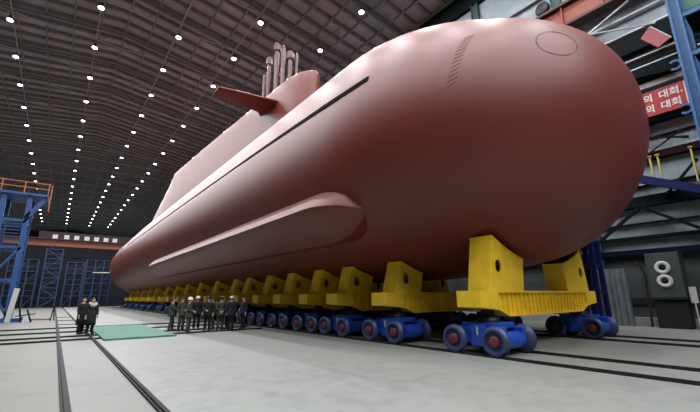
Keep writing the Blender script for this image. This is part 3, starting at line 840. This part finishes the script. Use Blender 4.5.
# ------------------------------------------------------------------ people
def skin_mesh(pts, edges, radii, root=0, sub=1):
    me = bpy.data.meshes.new('t'); me.from_pydata([tuple(p) for p in pts], edges, [])
    o = bpy.data.objects.new('t', me); COL.objects.link(o)
    md = o.modifiers.new('s', 'SKIN'); md.use_smooth_shade = True
    for i, d in enumerate(me.skin_vertices[0].data):
        r = radii[i]; d.radius = r if isinstance(r, tuple) else (r, r)
        d.use_root = (i == root)
    if sub:
        sd = o.modifiers.new('u', 'SUBSURF'); sd.levels = sub; sd.render_levels = sub
    bpy.context.view_layer.update()
    ev = bpy.data.meshes.new_from_object(o.evaluated_get(bpy.context.evaluated_depsgraph_get()))
    bpy.data.objects.remove(o); bpy.data.meshes.remove(me)
    return ev
def from_mesh(mb, ev, mi=0):
    mb.add([v.co[:] for v in ev.vertices], [list(p.vertices) for p in ev.polygons], mi, True); bpy.data.meshes.remove(ev)
def person(label, x, y, rz, coat=CBLACK, long=False, arms=('side','side'), hat=None, fur=False, h=1.72, stride=.0, lean=0.0):
    root = empty('person', label, 'person', (x, y, 0), rz, 'people standing beside the submarine' if not long else 'pair in long black coats')
    k = h/1.72
    # facing -Y; left is +X
    hipz = .90; sh = 1.42; hx = .095; sx = .195
    J = {}
    for s, n_ in ((1,'L'), (-1,'R')):
        J['hip'+n_] = Vector((s*hx, 0, hipz)); J['knee'+n_] = Vector((s*.105, -.03-.10*stride*s, .49)); J['ank'+n_] = Vector((s*.11, .02-.18*stride*s, .085))
        J['toe'+n_] = Vector((s*.13, -.17-.18*stride*s, .035))
        J['sh'+n_] = Vector((s*sx, .01, sh-.02))
        a = arms[0 if s > 0 else 1]
        if a == 'side': e, w, f = Vector((s*.25,.03,1.13)), Vector((s*.265,-.05,.88)), Vector((0,-.03,-1))
        elif a == 'front': e, w, f = Vector((s*.26,.00,1.14)), Vector((s*.07,-.24,1.05)), Vector((-s*.8,-.3,-.2))
        elif a == 'back': e, w, f = Vector((s*.26,.09,1.15)), Vector((s*.07,.17,.95)), Vector((-s*.7,.1,-.4))
        else: e, w, f = Vector((s*.27,-.06,1.20)), Vector((s*.22,-.33,1.22)), Vector((0,-.8,.3))
        J['el'+n_], J['wr'+n_], J['hd'+n_] = e, w, f.normalized()
    def L(v): v = Vector(v); return Vector((v.x, v.y-lean*max(0, v.z-.9), v.z))*k
    # body
    P = [L((0,0,.93)), L((0,0,1.12)), L((0,.01,1.32)), L((0,.01,1.46)), L((0,-.005,1.53)), L((0,-.01,1.60)), L((0,-.01,1.67))]
    Ed = [(i,i+1) for i in range(6)]; Rd = [.14,.125,.14,.07,.055,.085,.07]
    def ch(start, seq):
        prev = start
        for p, r in seq:
            P.append(L(p)); Rd.append(r); Ed.append((prev, len(P)-1)); prev = len(P)-1
        return prev
    for n_ in 'LR':
        ch(0, [(J['hip'+n_],.095), (J['knee'+n_],.062), (J['ank'+n_],.030), (J['toe'+n_]+Vector((0,.05,0)),.018)])
        hd = J['hd'+n_]; w = J['wr'+n_]
        pw = ch(2, [(J['sh'+n_],.062), (J['el'+n_],.043), (w,.030), (w+hd*.065,.030)])
        side = hd.cross(Vector((0,1,0) if abs(hd.y) < .7 else (1,0,0))).normalized()
        cur = hd.cross(side).normalized()
        for i, (o_, ln) in enumerate(((-.028,.068),(-.010,.078),(.010,.074),(.027,.058))):
            b0 = w+hd*.085+side*o_*1.1
            ch(pw, [(b0,.0095), (b0+hd*ln*.55+cur*.008,.009), (b0+hd*ln+cur*.03,.008)])
        b0 = w+hd*.035-side*.035+cur*.01
        ch(pw-0, [(b0,.011), (b0+hd*.03-side*.012+cur*.02,.009)])
    body = MB(); from_mesh(body, skin_mesh(P, Ed, [r*k for r in Rd], 0, 1))
    # head with face
    hc = L((0,-.012,1.605)); hb = bmesh.new(); bmesh.ops.create_uvsphere(hb, u_segments=20, v_segments=14, radius=1)
    for v in hb.verts:
        c = v.co.copy(); fx = .076*c.x; fy = .095*c.y; fz = .118*c.z
        if c.z < 0: fx *= 1-.22*c.z*c.z; fy *= 1-.12*c.z*c.z
        if c.y < -.7:
            if abs(c.x) < .22 and -.45 < c.z < .15: fy -= .018
            if .1 < abs(c.x) < .55 and .0 < c.z < .25: fy += .008
            if abs(c.x) < .3 and -.75 < c.z < -.55: fy -= .005
        v.co = hc+Vector((fx, fy, fz))*k
    body.bm(hb, 0, True); hb.free()
    for s in (-1, 1):
        body.tube(hc+Vector((s*.031,-.083,.012))*k, hc+Vector((s*.031,-.090,.012))*k, .010*k, 8, 1)
        eb = bmesh.new(); bmesh.ops.create_uvsphere(eb, u_segments=8, v_segments=6, radius=1)
        for v in eb.verts: v.co = hc+Vector((s*.078+v.co.x*.012, .005+v.co.y*.02, -.005+v.co.z*.033))*k
        body.bm(eb, 0, True); eb.free()
    body.bar(hc+Vector((-.022,-.091,-.060))*k, hc+Vector((.022,-.091,-.060))*k, .006*k, .008*k, 2)
    body.build('body', [SKIN, HAIR, MARK], root)
    # trousers, shoes
    tp = [L((0,0,.93))]; te = []; trd = [.135]
    for n_ in 'LR':
        b0 = len(tp); tp += [L(J['hip'+n_]), L(J['knee'+n_]), L(J['ank'+n_]+Vector((0,.01,-.035)))]; trd += [.108,.082,.078]; te += [(0,b0),(b0,b0+1),(b0+1,b0+2)]
    t = MB(); from_mesh(t, skin_mesh(tp, te, [r*k for r in trd], 0, 1)); t.build('trousers', CBLACK if coat in (CBLACK, CNAVY) else coat, root)
    for n_ in 'LR':
        a, b_ = J['ank'+n_]*k, J['toe'+n_]*k
        sh_ = MB(); c = (a+b_)/2
        bb = bmesh.new(); bmesh.ops.create_uvsphere(bb, u_segments=14, v_segments=8, radius=1)
        for v in bb.verts:
            zz = max(-.55, v.co.z)
            v.co = Vector((c.x+v.co.x*.060, c.y-.01+v.co.y*.145, .042+zz*.075 if v.co.y > -.2 else .042+zz*.05))
        sh_.bm(bb, 0, True); bb.free(); sh_.build('shoe', SHOE, root)
    # coat: torso, sleeves and skirt
    cp = [L((0,0,.96)), L((0,0,1.14)), L((0,.01,1.33)), L((0,.01,1.45))]; ce = [(0,1),(1,2),(2,3)]; crd = [(.19,.15),(.175,.145),(.19,.15),(.085,.08)]
    for n_ in 'LR':
        b0 = len(cp); w = J['wr'+n_]; cp += [L(J['sh'+n_]), L(J['el'+n_]), L(w+(J['el'+n_]-w)*.06)]; crd += [.088,.068,.056]; ce += [(2,b0),(b0,b0+1),(b0+1,b0+2)]
    c = MB(); from_mesh(c, skin_mesh(cp, ce, [(r[0]*k, r[1]*k) if isinstance(r, tuple) else r*k for r in crd], 0, 1))
    zb = .42 if long else .74
    rows = []
    for z, ax, ay in ((1.14,.165,.130),(1.02,.205,.168),(.9,.222,.182),((.9+zb)/2,.228,.19),(zb,(.24 if long else .232),(.205 if long else .195)),(zb+.01,.20,.165)):
        rows.append([L((ax*math.cos(2*PI*i/24)*(1+.03*math.sin(5*2*PI*i/24)*(z < .9)), ay*math.sin(2*PI*i/24), z)) for i in range(24)])
    c.grid(rows, closed=True); c.build('coat', coat, root)
    if fur:
        f = MB(); rows = []
        for i in range(25):
            a = 2*PI*i/24; cc = Vector((.13*math.cos(a), .01+.115*math.sin(a), 1.43-.06*(math.sin(a) < 0)*abs(math.sin(a))))
            rr = .062+.012*math.sin(i*2.7)
            rows.append([L(cc+Vector((math.cos(a)*math.cos(b_)*rr, math.sin(a)*math.cos(b_)*rr, math.sin(b_)*rr*1.4))) for b_ in [2*PI*j/10 for j in range(10)]])
        f.grid(rows, closed=True); f.build('fur_collar', FUR, root)
    # hair
    hh = MB(); hb = bmesh.new(); bmesh.ops.create_uvsphere(hb, u_segments=20, v_segments=14, radius=1)
    bmesh.ops.delete(hb, geom=[v for v in hb.verts if v.co.z < (-.35 if v.co.y > .15 else .38)], context='VERTS')
    for v in hb.verts: v.co = hc+Vector((v.co.x*.084, v.co.y*.103+.004, v.co.z*.126+.004))*k
    hh.bm(hb, 0, True); hb.free(); hh.build('hair', HAIR, root)
    if hat == 'helmet':
        q = MB().lathe(hc+Vector((0,0,.03))*k, (0,0,1), [(.0,.135*k),(.005,.150*k),(.012,.122*k),(.06,.115*k),(.10,.095*k),(.125,.06*k),(.135,0)], 22)
        q.box(hc+Vector((-.08,-.19,.032))*k, hc+Vector((.08,-.11,.042))*k); q.build('helmet', WHITE, root)['label'] = 'white safety helmet'
    elif hat == 'cap':
        q = MB().lathe(hc+Vector((0,0,.04))*k, (0,0,1), [(.0,.105*k),(.035,.108*k),(.05,.128*k),(.075,.13*k),(.085,.10*k),(.09,0)], 22)
        q.box(hc+Vector((-.07,-.165,.04))*k, hc+Vector((.07,-.09,.05))*k); q.build('cap', coat, root)
    elif hat == 'furhat':
        q = MB().lathe(hc+Vector((0,0,.03))*k, (0,0,1), [(.0,.108*k),(.02,.118*k),(.09,.12*k),(.115,.10*k),(.12,0)], 22); q.build('fur_hat', HAIR, root)
    return root
person('person in long black coat at left, standing by the rails with arms down', 1.22, 23.75, rad(50), CBLACK, True, ('side','side'), None, False, 1.76)
person('person in long black coat with pale fur collar beside the green carpet', 1.58, 23.2, rad(20), CBLACK, True, ('side','side'), None, True, 1.74)
person('person in olive coat at left end of the group, facing right', 5.15, 22.4, rad(85), COLIVE, False, ('front','front'), None, False, 1.70, .6)
person('person in dark cap and olive coat behind the front white helmet', 5.55, 22.0, rad(20), COLIVE, False, ('front','side'), 'cap', False, 1.76)
person('person in white helmet and gray coat nearest the green carpet', 5.42, 20.15, rad(60), CGRAY, False, ('front','front'), 'helmet', False, 1.70)
person('person in white helmet and black coat, second helmet from left', 6.45, 22.4, rad(-10), CBLACK, False, ('side','side'), 'helmet', False, 1.77)
person('person in black fur hat and black coat at the middle of the group', 6.62, 21.0, rad(-30), CBLACK, False, ('side','front'), 'furhat', False, 1.74)
person('person in dark cap and gray coat right of the fur hat', 7.05, 21.7, rad(-50), CGRAY, False, ('back','back'), 'cap', False, 1.74)
person('person in olive coat with back turned, right of the middle', 7.3, 21.0, rad(170), COLIVE, False, ('back','back'), 'cap', False, 1.74)
person('person in white helmet and navy coat, rightmost helmet', 7.55, 20.1, rad(140), CNAVY, False, ('side','side'), 'helmet', False, 1.76, .3)
person('person in navy coat just behind the rightmost white helmet', 7.85, 21.35, rad(-70), CNAVY, False, ('side','side'), 'cap', False, 1.70)
person('person in navy coat at the right end of the group, by the bogies', 8.42, 20.55, rad(-80), CNAVY, False, ('side','front'), None, False, 1.74)

# ------------------------------------------------------------------ world, camera
w = bpy.data.worlds.new('World'); S.world = w; w.use_nodes = True
bg = w.node_tree.nodes['Background']; bg.inputs['Color'].default_value = (0.75, 0.85, 1.0, 1); bg.inputs['Strength'].default_value = 0.01
cam = bpy.data.cameras.new('Camera'); co = bpy.data.objects.new('Camera', cam); COL.objects.link(co)
cam.sensor_width = 36; cam.lens = CF*36/700; cam.clip_end = 500
M = Matrix((RR, UU, -F)).transposed().to_4x4(); M.translation = P0
co.matrix_world = M
S.camera = co
S.view_settings.view_transform = 'Standard'; S.view_settings.look = 'None'; S.view_settings.gamma = 1
S.view_settings.use_curve_mapping = False
S.view_settings.exposure = 0.0
